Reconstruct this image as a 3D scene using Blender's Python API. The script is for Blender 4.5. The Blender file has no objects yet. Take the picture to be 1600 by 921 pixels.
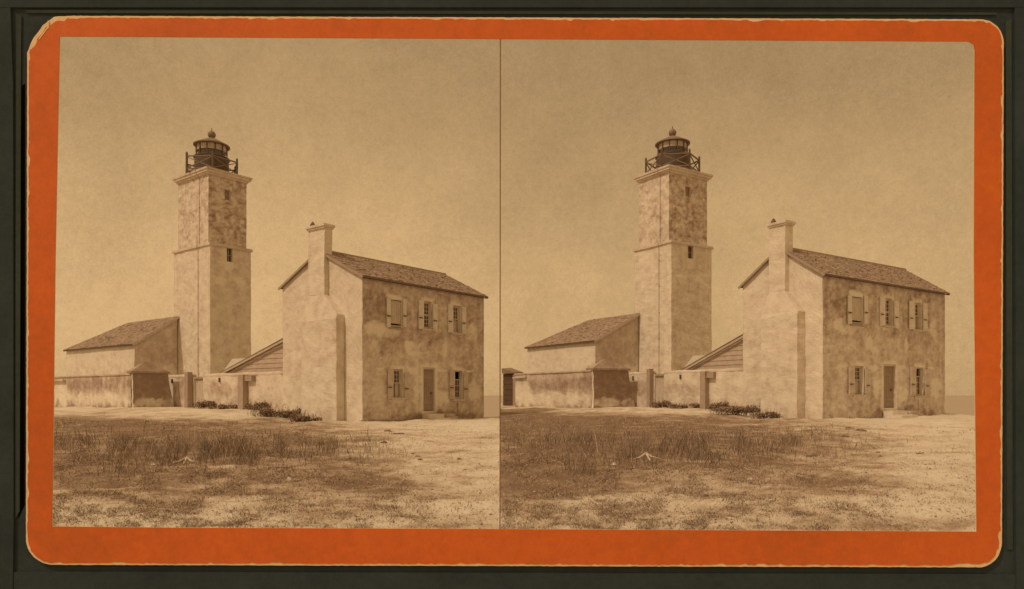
import bpy, math, random
import numpy as np
from mathutils import Vector, geometry
R = math.radians
# ------------------------------------------------------------------ camera, sky, sun, exposure
scene = bpy.context.scene
C = bpy.context.scene.collection
EYE, F, Y0 = 1.6, 1100.0, 617.9          # eye height, focal length and horizon row of a 1600 x 921 frame
cam = bpy.data.objects.new('camera', bpy.data.cameras.new('camera')); C.objects.link(cam)
cam.location = (0, 0, EYE); cam.rotation_euler = (R(90), 0, 0)
cam.data.sensor_width = 36; cam.data.lens = F/1600*36
cam.data.shift_y = (Y0-460.5)/1600; cam.data.clip_start = .05; cam.data.clip_end = 9000
scene.camera = cam
SUN_DIR = Vector((-.80, -.60, 0)).normalized(); ELEV = R(50)
SUN_DIR = Vector((SUN_DIR.x*math.cos(ELEV), SUN_DIR.y*math.cos(ELEV), math.sin(ELEV)))
w = bpy.data.worlds.new('World'); scene.world = w; w.use_nodes = True
nt = w.node_tree; nt.nodes.clear()
def N(nt, t, **kw):
    n = nt.nodes.new(t)
    for k, v in kw.items(): setattr(n, k, v)
    return n
def L_(nt, a, b): nt.links.new(a, b)
out = N(nt, 'ShaderNodeOutputWorld'); bg = N(nt, 'ShaderNodeBackground')
sky = N(nt, 'ShaderNodeTexSky', sky_type='NISHITA', sun_disc=False)
sky.sun_elevation = ELEV; sky.sun_rotation = math.atan2(SUN_DIR.x, SUN_DIR.y); sky.dust_density = 3
bw = N(nt, 'ShaderNodeRGBToBW'); L_(nt, sky.outputs[0], bw.inputs[0])
def M_(nt, op, a, b=None, c=None, clamp=False):
    n = N(nt, 'ShaderNodeMath', operation=op); n.use_clamp = clamp
    for i, x in enumerate((a, b, c)):
        if x is None: continue
        if isinstance(x, (int, float)): n.inputs[i].default_value = x
        else: L_(nt, x, n.inputs[i])
    return n.outputs[0]
lum = M_(nt, 'POWER', M_(nt, 'MULTIPLY', bw.outputs[0], .12), .07)
tc = N(nt, 'ShaderNodeTexCoord')
sep = N(nt, 'ShaderNodeSeparateXYZ'); L_(nt, tc.outputs['Generated'], sep.inputs[0])
el = N(nt, 'ShaderNodeMapRange', interpolation_type='SMOOTHSTEP'); L_(nt, sep.outputs[2], el.inputs[0])
el.inputs[1].default_value = .12; el.inputs[2].default_value = .5; el.inputs[3].default_value = .93; el.inputs[4].default_value = .58
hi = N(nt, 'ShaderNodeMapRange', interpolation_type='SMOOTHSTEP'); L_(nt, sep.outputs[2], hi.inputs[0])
hi.inputs[1].default_value = .52; hi.inputs[2].default_value = .85; hi.inputs[3].default_value = 1.0; hi.inputs[4].default_value = 2.0  # overhead sky, above the frame, brightened to add fill on shaded walls
az = N(nt, 'ShaderNodeMapRange', interpolation_type='SMOOTHSTEP'); L_(nt, sep.outputs[0], az.inputs[0])
az.inputs[1].default_value = -.12; az.inputs[2].default_value = .05; az.inputs[3].default_value = 1.0; az.inputs[4].default_value = .9
def fbm(nt, vec, scale, detail, rough=.55):
    n = N(nt, 'ShaderNodeTexNoise'); n.inputs['Scale'].default_value = scale; n.inputs['Detail'].default_value = detail
    n.inputs['Roughness'].default_value = rough
    if vec is not None: L_(nt, vec, n.inputs['Vector'])
    return n.outputs[0]
n1 = fbm(nt, tc.outputs['Generated'], 5, 5); n2 = fbm(nt, tc.outputs['Generated'], 130, 3, .7)
n3 = fbm(nt, tc.outputs['Generated'], 2.3, 3); n4 = fbm(nt, tc.outputs['Generated'], 420, 2, .8); n5 = fbm(nt, tc.outputs['Generated'], 16, 6, .7)
mott = M_(nt, 'ADD', M_(nt, 'MULTIPLY_ADD', n1, .34, .83), M_(nt, 'MULTIPLY_ADD', n2, .28, -.14))
mott = M_(nt, 'ADD', mott, M_(nt, 'ADD', M_(nt, 'MULTIPLY_ADD', n3, .5, -.25), M_(nt, 'ADD', M_(nt, 'MULTIPLY_ADD', n4, .34, -.17), M_(nt, 'MULTIPLY_ADD', n5, .3, -.15))))
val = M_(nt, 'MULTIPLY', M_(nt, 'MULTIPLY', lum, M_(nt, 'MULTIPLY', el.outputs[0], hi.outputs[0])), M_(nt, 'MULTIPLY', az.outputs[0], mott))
col = N(nt, 'ShaderNodeMix', data_type='RGBA', blend_type='MULTIPLY'); col.inputs[0].default_value = 1
col.inputs[6].default_value = (.765, .486, .222, 1)
cmb = N(nt, 'ShaderNodeCombineColor')
for i in range(3): L_(nt, val, cmb.inputs[i])
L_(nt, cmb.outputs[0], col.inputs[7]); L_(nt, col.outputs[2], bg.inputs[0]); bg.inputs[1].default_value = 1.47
L_(nt, bg.outputs[0], out.inputs[0])
sd = bpy.data.lights.new('sun', 'SUN'); sd.energy = 2.35; sd.angle = R(.5); sd.color = (1, .79, .55)
sun = bpy.data.objects.new('sun', sd); C.objects.link(sun); sun.rotation_euler = SUN_DIR.to_track_quat('Z', 'Y').to_euler()
scene.view_settings.view_transform = 'Standard'; scene.view_settings.look = 'None'
scene.view_settings.exposure = -.60; scene.view_settings.gamma = 1

rnd = random.Random(4); rng = np.random.default_rng(7)
# ------------------------------------------------------------------ numpy value noise
_T = rng.random((257, 257)); _T[256] = _T[0]; _T[:, 256] = _T[:, 0]
def vnoise(x, y):
    x = np.asarray(x, float); y = np.asarray(y, float)
    xi = np.floor(x).astype(int); yi = np.floor(y).astype(int); fx = x-xi; fy = y-yi; xi %= 256; yi %= 256
    fx = fx*fx*(3-2*fx); fy = fy*fy*(3-2*fy)
    return (_T[xi, yi]*(1-fx)+_T[xi+1, yi]*fx)*(1-fy)+(_T[xi, yi+1]*(1-fx)+_T[xi+1, yi+1]*fx)*fy
def fb(x, y, o=5, g=.55):
    s = 0; a = 1; t = 0
    for i in range(o): s = s+a*vnoise(x*2**i+17.3*i, y*2**i+5.1*i); t += a; a *= g
    return s/t
def sm(a, b, x):
    t = np.clip((x-a)/(b-a), 0, 1); return t*t*(3-2*t)
# ------------------------------------------------------------------ materials
def mat(name, base, rough=.85, kind=None, **kw):
    m = bpy.data.materials.new(name); m.use_nodes = True; nt = m.node_tree
    b = nt.nodes['Principled BSDF']; b.inputs['Roughness'].default_value = rough
    b.inputs['Specular IOR Level'].default_value = kw.get('spec', .2)
    tc = N(nt, 'ShaderNodeTexCoord'); v = tc.outputs['Object']
    s = kw.get('scale', 3); amp = kw.get('amp', .25)
    a = fbm(nt, v, s, 8, .65); f2 = fbm(nt, v, s*14, 4, .7)
    fac = M_(nt, 'ADD', M_(nt, 'MULTIPLY', a, .6), M_(nt, 'MULTIPLY', f2, .4))
    if kw.get('grain'):
        f3 = fbm(nt, v, s*45, 3, .8); fac = M_(nt, 'ADD', fac, M_(nt, 'MULTIPLY_ADD', f3, kw['grain'], -.5*kw['grain']))
    if kw.get('attr'):
        at = N(nt, 'ShaderNodeAttribute', attribute_name='tone')
        fac = M_(nt, 'ADD', at.outputs['Fac'], M_(nt, 'MULTIPLY', M_(nt, 'SUBTRACT', fac, .5), kw.get('nz', .9)), clamp=True)
    else:
        fac = M_(nt, 'MULTIPLY_ADD', M_(nt, 'SUBTRACT', fac, .5), 2.2, .5, clamp=True)
    r = N(nt, 'ShaderNodeValToRGB'); L_(nt, fac, r.inputs[0])
    cols = kw.get('ramp')
    if cols is None:
        lo = [c*(1-amp) for c in base]; hi = [min(1, c*(1+amp)) for c in base]; cols = [(0, hi), (1, lo)]
    els = r.color_ramp.elements
    while len(els) < len(cols): els.new(.5)
    for e, (p, c) in zip(els, cols): e.position = p; e.color = (*c, 1)
    colr = r.outputs[0]
    if kw.get('tint'):
        at2 = N(nt, 'ShaderNodeAttribute', attribute_name='tint')
        hv = N(nt, 'ShaderNodeMix', data_type='RGBA', blend_type='MULTIPLY'); hv.inputs[0].default_value = 1
        L_(nt, colr, hv.inputs[6]); g = N(nt, 'ShaderNodeCombineColor')
        for i in range(3): L_(nt, at2.outputs['Fac'], g.inputs[i])
        L_(nt, g.outputs[0], hv.inputs[7]); colr = hv.outputs[2]
    L_(nt, colr, b.inputs['Base Color'])
    bp = N(nt, 'ShaderNodeBump'); bp.inputs['Strength'].default_value = kw.get('bump', .4); bp.inputs['Distance'].default_value = kw.get('bd', .02)
    L_(nt, fbm(nt, v, kw.get('bs', 18), 6, .65), bp.inputs['Height']); L_(nt, bp.outputs[0], b.inputs['Normal'])
    return m
PLR = [(0, (.82, .76, .66)), (.28, (.73, .66, .57)), (.60, (.56, .465, .395)), (1, (.31, .22, .175))]
M = {
 'plaster': mat('weathered_plaster', None, ramp=PLR, attr=True, scale=2.2, nz=1.6, grain=.7, bump=.8, bd=.03, bs=14),
 'plaster_plain': mat('plain_plaster', None, ramp=[(0, (.80, .74, .66)), (1, (.60, .52, .45))], scale=1.5),
 'ground': mat('sandy_ground', None, ramp=[(0, (.75, .69, .60)), (.34, (.66, .58, .49)), (.65, (.46, .36, .28)), (1, (.25, .175, .13))],
               attr=True, scale=1.5, nz=2.0, grain=.5, bump=1.0, bd=.07, bs=9, rough=1, spec=.05),
 'shingle': mat('wood_shingle', (.36, .275, .22), scale=3, tint=True, rough=.95, bump=.5),
 'timber': mat('grey_timber', (.42, .33, .27), scale=4),
 'timber_pale': mat('pale_timber', (.58, .50, .43), scale=4),
 'timber_dark': mat('dark_timber', (.14, .095, .07), scale=4),
 'white': mat('white_paint', (.72, .67, .60), scale=6, amp=.18, bump=.2),
 'iron': mat('dark_iron', (.12, .085, .062), rough=.55, spec=.4),
 'ironroof': mat('weathered_copper_roof', (.24, .175, .135), rough=.6, spec=.4),
 'door': mat('brown_door_paint', (.36, .28, .22), scale=3),
 'void': mat('dark_interior', (.05, .035, .028)),
 'blade': mat('dry_grass', (.46, .35, .27), tint=True, bump=0, rough=1, spec=.05),
 'leaf': mat('shrub_leaf', (.25, .18, .13), tint=True, bump=0, rough=.9, spec=.1),
 'rock': mat('dark_rock', (.24, .175, .13), scale=5, bump=.9),
 'rock_pale': mat('pale_stone', (.8, .74, .66), scale=5, bump=.6),
 'bone': mat('bleached_wood', (.62, .54, .46), scale=6),
 'card': mat('orange_card', None, ramp=[(0, (.78, .185, .036)), (.5, (.64, .142, .028)), (1, (.46, .115, .030))], grain=.25, scale=1.3, bump=.12, bd=.002, bs=40, rough=.7, spec=.25),
 'cream': mat('worn_card_edge', (.80, .62, .40), scale=14, amp=.2, bump=.3, bd=.003),
 'brown': mat('brown_print_edge', (.22, .12, .06), scale=8),
 'cloth': mat('dark_cloth_board', None, ramp=[(0, (.055, .074, .085)), (1, (.030, .042, .050))], scale=2.5, bump=.6, bd=.003, bs=120, rough=.95, spec=.05),
 'siding': mat('weathered_siding', (.52, .42, .35), scale=4, amp=.3),
 'slit': mat('slit_shade', (.004, .003, .003), rough=1, spec=0),
 'cloth_l': mat('dark_board_edge', None, ramp=[(0, (.065, .085, .075)), (1, (.035, .047, .045))], scale=3, bump=.5, bd=.003, bs=100, rough=.9, spec=.08),
 'sea': mat('sea_water', (.44, .36, .29), scale=.05, amp=.05, rough=.9, spec=.1, bump=.2, bd=.3, bs=.6),
}
def glass_mat(name, col, rough, trans=0):
    m = bpy.data.materials.new(name); m.use_nodes = True; b = m.node_tree.nodes['Principled BSDF']
    b.inputs['Base Color'].default_value = (*col, 1); b.inputs['Roughness'].default_value = rough
    b.inputs['Transmission Weight'].default_value = trans; b.inputs['IOR'].default_value = 1.45
    nt = m.node_tree; bp = N(nt, 'ShaderNodeBump'); bp.inputs['Strength'].default_value = .15
    tc = N(nt, 'ShaderNodeTexCoord'); L_(nt, fbm(nt, tc.outputs['Object'], 3, 2), bp.inputs['Height']); L_(nt, bp.outputs[0], b.inputs['Normal'])
    return m
M['pane'] = glass_mat('old_window_glass', (.10, .07, .055), .12)
m = bpy.data.materials.new('lantern_glass'); m.use_nodes = True; nt = m.node_tree; nt.nodes.clear()
_o = N(nt, 'ShaderNodeOutputMaterial'); _m = N(nt, 'ShaderNodeMixShader'); _t = N(nt, 'ShaderNodeBsdfTransparent'); _g = N(nt, 'ShaderNodeBsdfGlossy')
_t.inputs[0].default_value = (.93, .90, .86, 1); _g.inputs['Roughness'].default_value = .15; _m.inputs[0].default_value = .12
L_(nt, _t.outputs[0], _m.inputs[1]); L_(nt, _g.outputs[0], _m.inputs[2]); L_(nt, _m.outputs[0], _o.inputs[0]); M['lglass'] = m
# ------------------------------------------------------------------ mesh building
class MB:
    def __init__(s): s.v = []; s.f = []; s.t = []; s.ti = []
    def add(s, vs, fs, tone=.3, tint=1.0):
        b = len(s.v); s.v += [tuple(map(float, v)) for v in vs]; s.f += [tuple(b+i for i in f) for f in fs]
        s.t += list(tone) if hasattr(tone, '__len__') else [tone]*len(vs); s.ti += [tint]*len(vs)
    def hexa(s, p, **k):     # 8 corners: bottom ring, top ring
        s.add(p, [(3, 2, 1, 0), (4, 5, 6, 7), (0, 1, 5, 4), (1, 2, 6, 5), (2, 3, 7, 6), (3, 0, 4, 7)], **k)
    def box(s, fr, u0, u1, v0, v1, z0, z1, **k):
        s.hexa([fr(u0, v0, z0), fr(u1, v0, z0), fr(u1, v1, z0), fr(u0, v1, z0), fr(u0, v0, z1), fr(u1, v0, z1), fr(u1, v1, z1), fr(u0, v1, z1)], **k)
    def bar(s, a, b, w_, h_=None, **k):
        a = Vector(a); b = Vector(b); d = (b-a).normalized(); h_ = h_ or w_
        up = Vector((0, 0, 1)) if abs(d.z) < .9 else Vector((0, 1, 0)); x = d.cross(up).normalized()*w_/2; y = d.cross(x).normalized()*h_/2
        s.hexa([a-x-y, a+x-y, a+x+y, a-x+y, b-x-y, b+x-y, b+x+y, b-x+y], **k)
    def tube(s, pts, rad, n=8, **k):
        pts = [Vector(p) for p in pts]; vs = []; fs = []
        for i, p in enumerate(pts):
            d = (pts[min(i+1, len(pts)-1)]-pts[max(i-1, 0)]).normalized(); up = Vector((0, 0, 1)) if abs(d.z) < .9 else Vector((0, 1, 0))
            x = d.cross(up).normalized(); y = d.cross(x); r = rad[i] if hasattr(rad, '__len__') else rad
            vs += [p+x*r*math.cos(2*math.pi*j/n)+y*r*math.sin(2*math.pi*j/n) for j in range(n)]
        for i in range(len(pts)-1): fs += [(i*n+j, i*n+(j+1) % n, (i+1)*n+(j+1) % n, (i+1)*n+j) for j in range(n)]
        fs += [tuple(range(n))[::-1], tuple((len(pts)-1)*n+j for j in range(n))]
        s.add(vs, fs, **k)
    def lathe(s, c, prof, n=32, caps=True, **k):   # prof: (radius, z)
        vs = []; fs = []
        for r, z in prof: vs += [(c[0]+r*math.cos(2*math.pi*j/n), c[1]+r*math.sin(2*math.pi*j/n), z) for j in range(n)]
        for i in range(len(prof)-1): fs += [(i*n+j, i*n+(j+1) % n, (i+1)*n+(j+1) % n, (i+1)*n+j) for j in range(n)]
        if caps: fs += [tuple(range(n))[::-1], tuple((len(prof)-1)*n+j for j in range(n))]
        s.add(vs, fs, **k)
    def build(s, name, m, parent=None, smooth=False):
        me = bpy.data.meshes.new(name); org = Vector((0, 0, 0))
        if parent is not None:
            org = parent.get('_o') and Vector(parent['_o']) or Vector((0, 0, 0))
        if m == 'plaster' and len(s.v) > 300:          # old masonry is never true: bow and chip it a little, corners included
            A = np.array(s.v); x_, y_, z_ = A.T; k_ = 1 if name != 'pier_body' else 2
            A[:, 0] += k_*(.045*(fb(z_*.8+x_*.35, y_*.4+31, 3)-.5)+.035*(fb(z_*5+x_*2, y_*2+7, 3)-.5))
            A[:, 1] += k_*(.045*(fb(z_*.8+y_*.35, x_*.4+53, 3)-.5)+.035*(fb(z_*5+y_*2, x_*2+17, 3)-.5)); s.v = A.tolist()
        me.from_pydata([(x-org.x, y-org.y, z-org.z) for x, y, z in s.v], [], s.f)
        for nm, d in (('tone', s.t), ('tint', s.ti)):
            a = me.attributes.new(nm, 'FLOAT', 'POINT'); a.data.foreach_set('value', np.array(d, dtype=np.float32))
        me.materials.append(M[m]); me.update()
        if smooth: me.polygons.foreach_set('use_smooth', [True]*len(me.polygons))
        o = bpy.data.objects.new(name, me); C.objects.link(o)
        if parent is not None: o.parent = parent; o['_o'] = tuple(org)
        return o
def tag(o, label=None, cat=None, group=None, kind=None):
    for k, v in (('label', label), ('category', cat), ('group', group), ('kind', kind)):
        if v: o[k] = v
    return o
def thing(name, loc, label, cat, group=None):
    o = bpy.data.objects.new(name, None); C.objects.link(o); o.location = loc; o['_o'] = tuple(loc); return tag(o, label, cat, group)
class Frame:
    def __init__(s, x, y, yaw, skew=0):
        s.o = np.array([x, y]); s.du = np.array([math.sin(yaw), math.cos(yaw)]); s.dv = np.array([-math.cos(yaw+skew), math.sin(yaw+skew)])
    def xy(s, u, v): return s.o+s.du*u+s.dv*v
    def __call__(s, u, v, z): p = s.xy(u, v); return (p[0], p[1], z)
    def sub(s, u, v): f = Frame(0, 0, 0); f.o = s.xy(u, v); f.du = s.du; f.dv = s.dv; return f
    def on_u(s, px, py, v=0):      # measured point on the wall plane v = const
        r = (px-800)/F; p = s.o+s.dv*v; u = (r*p[1]-p[0])/(s.du[0]-r*s.du[1]); return u, EYE+(Y0-py)*(p[1]+s.du[1]*u)/F
    def on_v(s, px, py, u=0):
        r = (px-800)/F; p = s.o+s.du*u; v = (r*p[1]-p[0])/(s.dv[0]-r*s.dv[1]); return v, EYE+(Y0-py)*(p[1]+s.dv[1]*v)/F
# ------------------------------------------------------------------ the lie of the land
SEAM = -.0164
SIDES = {
 'left': dict(dx=0, dy=0, L=7.38, W=5.15, rise=1.26, base=.53, yaw=.6614, skew=-.0168, P=(-5.871, 27.61),
              T=(-18.01, 42.0), la=2.685, lb=4.21, ua=2.51, ub=3.52, ht=13.32, hs=9.05, word='left-hand'),
 'right': dict(dx=720, dy=-5, L=9.63, W=3.82, rise=1.30, base=.66, yaw=.992, skew=0, P=(12.26, 27.78),
              T=(9.50, 41.98), la=3.524, lb=3.139, ua=3.339, ub=2.572, ht=13.43, hs=9.18, word='right-hand')}
for S in SIDES.values(): S['fr'] = Frame(*S['P'], S['yaw'], S['skew'])
def side_local(X, Y, S):
    f = S['fr']; A = np.array([f.du, f.dv]).T; I = np.linalg.inv(A); d0 = X-f.o[0]; d1 = Y-f.o[1]
    return I[0, 0]*d0+I[0, 1]*d1, I[1, 0]*d0+I[1, 1]*d1
def ground_z(X, Y, rough=True):
    X = np.asarray(X, float); Y = np.asarray(Y, float)
    left = X < SEAM*Y
    z = np.zeros(np.broadcast(X, Y).shape)
    for nm, S in SIDES.items():
        msk = left if nm == 'left' else ~left
        u, v = side_local(X, Y, S)
        zz = S['base']*sm(6, 24, Y)
        zz = zz+(.97-S['base'])*sm(S['W']*.45, S['W']+2.5, v)*sm(-9, -1, u)
        # shore: the land falls away to the sea past the far end of the house
        e = sm(0, 3.5, (u-S['L']-1.6))
        zz = zz-3.0*e-3.0*sm(56, 64, Y)*(1-e)
        z = np.where(msk, zz, z)
    if rough: z = z+(fb(X*.55, Y*.55, 5)-.5)*.22*sm(5, 9, Y)+(fb(X*3+9, Y*3, 4)-.5)*.07*sm(4, 8, Y)*(1-.8*sm(24, 30, Y))
    return z
def hit(px, py):               # where the sight line of a measured point meets the ground
    r = (px-800)/F; lo, hi = 6.0, 60.0; d = (py-Y0)/F
    ys = np.linspace(6, 60, 900); g = ground_z(r*ys, ys, False); k = np.argmax(EYE-d*ys < g); y = ys[k]
    return r*y, y, float(ground_z(r*y, y))
def to_left_px(X, Y, Z):       # position of a ground point within its own view, in left-view pixels
    px = 800+F*X/np.maximum(Y, .5); py = Y0+F*(EYE-Z)/np.maximum(Y, .5)
    rt = X >= SEAM*Y
    return np.where(rt, px-720, px), np.where(rt, py+5, py), rt
def blob(px, py, cx, cy, rx, ry): return np.exp(-(((px-cx)/rx)**2+((py-cy)/ry)**2))
def ground_tone(X, Y):
    Z = ground_z(X, Y, False); px, py, rt = to_left_px(X, Y, Z)
    t = .27+.0*X
    # old turf over the left and middle of the yard, bare sand to the right and along the walls
    edge = 575+40*(fb(X*.5, Y*.5, 3)-.5)
    turf = sm(647, 660, py+8*(fb(X, Y*1.5, 3)-.5)-.045*(px-100)*0+np.clip((px-330)*-.02, -6, 6))*(1-sm(edge-110, edge+90, px+(py-690)*-1.1))
    t = t+.42*turf*(1-.55*sm(745, 800, py))
    t = t+.02*sm(-4, 0, -np.abs(py-646)+5)+.20*sm(10, 2, np.abs(px-40)/40)*0
    t = t+.22*blob(px, py, 330, 690, 170, 28)+.20*blob(px, py, 130, 740, 130, 45)+.2*blob(px, py, 150, 664, 120, 14)
    t = t+.16*blob(px, py, 620, 700, 90, 26)+.20*blob(px, py, 610, 760, 120, 16)+.22*blob(px, py, 700, 774, 60, 12)+.55*blob(px, py, 745, 822, 90, 12)
    t = t+.14*blob(px, py, 430, 800, 120, 22)-.20*blob(px, py, 735, 800, 60, 10)-.22*blob(px, py, 700, 662, 90, 10)-.10*blob(px, py, 240, 812, 200, 25)
    t = t+.2*np.where(rt, 1-sm(80, 380, px), 0)
    t = t-.20*sm(745, 795, py)+.08*sm(640, 700, 700+0*py)*turf+1.0*(fb(X*.8, Y*1.4, 6, .62)-.5)+.55*(fb(X*5, Y*6, 3)-.5)
    return np.clip(t, 0, 1)
# ground sheet
ys = [-60, -40, -25, -15, -8, -3, 0, 2, 4, 5.5, 6.5]
y = 7.0
while y < 30: ys.append(y); y += max(.05, y*.0062)
while y < 66: ys.append(y); y += .3
ys = np.array(ys+[70, 90, 140])
h = np.concatenate([np.arange(.004, 9, .075), np.arange(9, 26, .16), [27, 29, 32, 36, 45, 60, 90, 140]])
xs = np.concatenate([-h[::-1], h]); XX, YY = np.meshgrid(xs, ys); XX = XX+SEAM*YY
ZZ = ground_z(XX, YY); TT = ground_tone(XX, YY)
nx = len(xs); ny = len(ys)
me = bpy.data.meshes.new('ground'); idx = np.arange(nx*ny).reshape(ny, nx)
q = np.stack([idx[:-1, :-1], idx[:-1, 1:], idx[1:, 1:], idx[1:, :-1]], -1).reshape(-1, 4)
me.from_pydata(np.stack([XX, YY, ZZ], -1).reshape(-1, 3).tolist(), [], q.tolist())
a = me.attributes.new('tone', 'FLOAT', 'POINT'); a.data.foreach_set('value', TT.reshape(-1).astype(np.float32))
me.polygons.foreach_set('use_smooth', [True]*len(me.polygons)); me.materials.append(M['ground'])
g = bpy.data.objects.new('ground', me); C.objects.link(g); tag(g, kind='structure')
b = MB(); b.add([(-6000, -6000, -.9), (6000, -6000, -.9), (6000, 8000, -.9), (-6000, 8000, -.9)], [(0, 1, 2, 3)])
tag(b.build('sea', 'sea'), kind='structure')

# ------------------------------------------------------------------ builders
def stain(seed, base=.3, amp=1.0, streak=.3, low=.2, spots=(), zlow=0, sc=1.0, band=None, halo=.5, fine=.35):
    def f(a, z, hd):
        t = base+amp*(fb(a*1.3*sc+seed, z*1.5*sc+seed*.7, 7, .72)-.5)+fine*(fb(a*5+seed, z*9, 4, .7)-.5)+streak*(fb(a*4+seed, z*.35, 4)-.5)
        t = t+low*np.exp(-(z-zlow)/.5)*(.5+fb(a*2+seed, z*2, 3))
        if band: t = t-band[1]*(1-sm(-.12, .12, z-band[0]+.7*(fb(a*1.1+seed, z*.6, 6, .65)-.5)))
        for ca, cz, ra, rz, am in spots:
            d = ((a-ca)/ra)**2+((z-cz)/rz)**2+2.6*(fb(a*3.2+seed, z*3.2, 6, .65)-.5)
            t = t+am*1.7*(1-sm(.15, 1.2, d))
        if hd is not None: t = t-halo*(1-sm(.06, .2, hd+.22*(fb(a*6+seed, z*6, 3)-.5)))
        return np.clip(t, 0, 1)
    return f
def wallskin(b, fr, axis, c, a0, a1, z0, z1, fn, holes=(), step=.1, top=None, depth=.25, zstep=None):
    """plaster skin on plane axis=c; holes (a0,a1,z0,z1) get reveals going inward"""
    zstep = zstep or step
    A = list(np.linspace(a0, a1, max(2, int((a1-a0)/step)+1))); Zs = list(np.linspace(z0, z1, max(2, int((z1-z0)/zstep)+1)))
    for h in holes: A += [h[0], h[1]]; Zs += [h[2], h[3]]
    def uniq(L, keep):
        L = sorted(L); o = [L[0]]
        for x in L[1:]:
            if x-o[-1] > .012: o.append(x)
            elif x in keep: o[-1] = x
        return np.array(o)
    A = uniq(A, {x for h in holes for x in h[:2]} | {a1}); Zs = uniq(Zs, {x for h in holes for x in h[2:]} | {z1})
    AA, ZG = np.meshgrid(A, Zs); hd = None
    if holes:
        hd = np.full(AA.shape, 9.)
        for h in holes:
            d = np.hypot(np.maximum(np.maximum(h[0]-AA, AA-h[1]), 0), np.maximum(np.maximum(h[2]-ZG, ZG-h[3]), 0)); hd = np.minimum(hd, d)
    if top is not None:
        tz = np.array([top(x) for x in A]); ZP = z0+(ZG-z0)/(z1-z0)*(tz[None, :]-z0)
    else: ZP = ZG
    tone = fn(AA, ZP, hd)
    P = (lambda a, z, d=0: fr(a, c+d, z)) if axis == 'v' else (lambda a, z, d=0: fr(c+d, a, z))
    rel = (fb(AA*1.3+3, ZP*1.3, 4)-.5)*.03
    if hd is not None: rel = rel*sm(0, .3, hd)
    edge = np.minimum(AA-a0, a1-AA); rel = rel*sm(0, .2, edge)
    n = len(A); vs = [P(AA[i, j], ZP[i, j], rel[i, j]) for i in range(len(Zs)) for j in range(n)]; fs = []
    for i in range(len(Zs)-1):
        for j in range(n-1):
            ca = (A[j]+A[j+1])/2; cz = (Zs[i]+Zs[i+1])/2
            if any(h[0] < ca < h[1] and h[2] < cz < h[3] for h in holes): continue
            fs.append((i*n+j, i*n+j+1, (i+1)*n+j+1, (i+1)*n+j))
    b.add(vs, fs, tone=tone.reshape(-1))
    for h in holes:
        q = [(h[0], h[2]), (h[1], h[2]), (h[1], h[3]), (h[0], h[3])]
        for k in range(4):
            p0, p1 = q[k], q[(k+1) % 4]
            b.add([P(*p0), P(*p1), P(*p1, depth), P(*p0, depth)], [(0, 1, 2, 3)], tone=.25)
def shingles(b, O, E, S_, ln, wd, rows, lw=lambda t: 0, rw=lambda t: 0, w=.10):
    """O corner at eave, E unit along eave, S_ unit up the slope"""
    O = Vector(O); E = Vector(E); S_ = Vector(S_); n = E.cross(S_).normalized()
    if n.z < 0: n = -n
    dh = wd/rows
    for r in range(rows):
        x = lw(r/rows)-rnd.random()*w*.0; xe = ln-rw(r/rows)
        while x < xe-.01:
            ww = min(w*rnd.uniform(.6, 1.5), xe-x); l = dh*rnd.uniform(1.15, 1.4)
            t = rnd.uniform(.008, .02) if rnd.random() < .93 else rnd.uniform(.03, .05); s0 = r*dh-rnd.random()*.04
            a = O+E*x+S_*s0; c_ = E*(ww-.008); d = S_*l
            b.hexa([a, a+c_, a+c_+d, a+d, a+n*t, a+c_+n*t, a+c_+d+n*.004, a+d+n*.004], tint=rnd.choice([.8, .9, 1, 1.05, 1.15, 1.3]))
            x += ww
def sash(root, fr, plane_v, h, style, n_in=.13, out=-1, axis='v'):
    """a window: frame, glazing bars and panes set back in its opening"""
    u0, u1, z0, z1 = h; d = plane_v+n_in
    b = MB(); t = .05
    b.box(fr, u0, u0+t, d-.03, d+.05, z0, z1); b.box(fr, u1-t, u1, d-.03, d+.05, z0, z1)
    b.box(fr, u0+t, u1-t, d-.03, d+.05, z1-t, z1); b.box(fr, u0+t, u1-t, d-.03, d+.05, z0, z0+t*.8)
    W = b.build('window', 'timber_pale', root)
    zm = (z0+z1)/2; g = MB(); s = MB(); uo = u0+t; ue = u1-t
    halves = {'full': [(zm, z1-t), (z0+t, zm)], 'raised': [(zm, z1-t)], 'lowered': [(z0+t, zm+.2*(z1-z0))]}[style]
    for (a, c) in halves:
        g.box(fr, uo, ue, d+.012, d+.018, a, c)
        s.box(fr, uo, ue, d-.012, d+.03, a, a+.045); s.box(fr, uo, ue, d-.012, d+.03, c-.035, c)
        for k in (0, 1): x = uo if k == 0 else ue-.035; s.box(fr, x, x+.035, d-.012, d+.03, a+.045, c-.035)
        for k in (1, 2): x = uo+(ue-uo)*k/3; s.box(fr, x-.011, x+.011, d-.006, d+.026, a+.045, c-.035)
        for k in (1, 2): z = a+(c-a)*k/3; s.box(fr, uo+.035, ue-.035, d-.004, d+.024, z-.011, z+.011)
    g.build('pane', 'pane', W); s.build('sash', 'timber_pale', W)
    if style == 'raised':
        cu = MB(); cu.box(fr, uo+(ue-uo)*.55, ue, d+.06, d+.075, z0+t, zm); cu.build('curtain', 'timber_pale', W)
    k = MB(); k.box(fr, u0-.10, u1+.10, plane_v-.10, plane_v+.1, z0-.09, z0-.004); k.build('sill', 'timber_pale', W)
    return W
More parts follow.
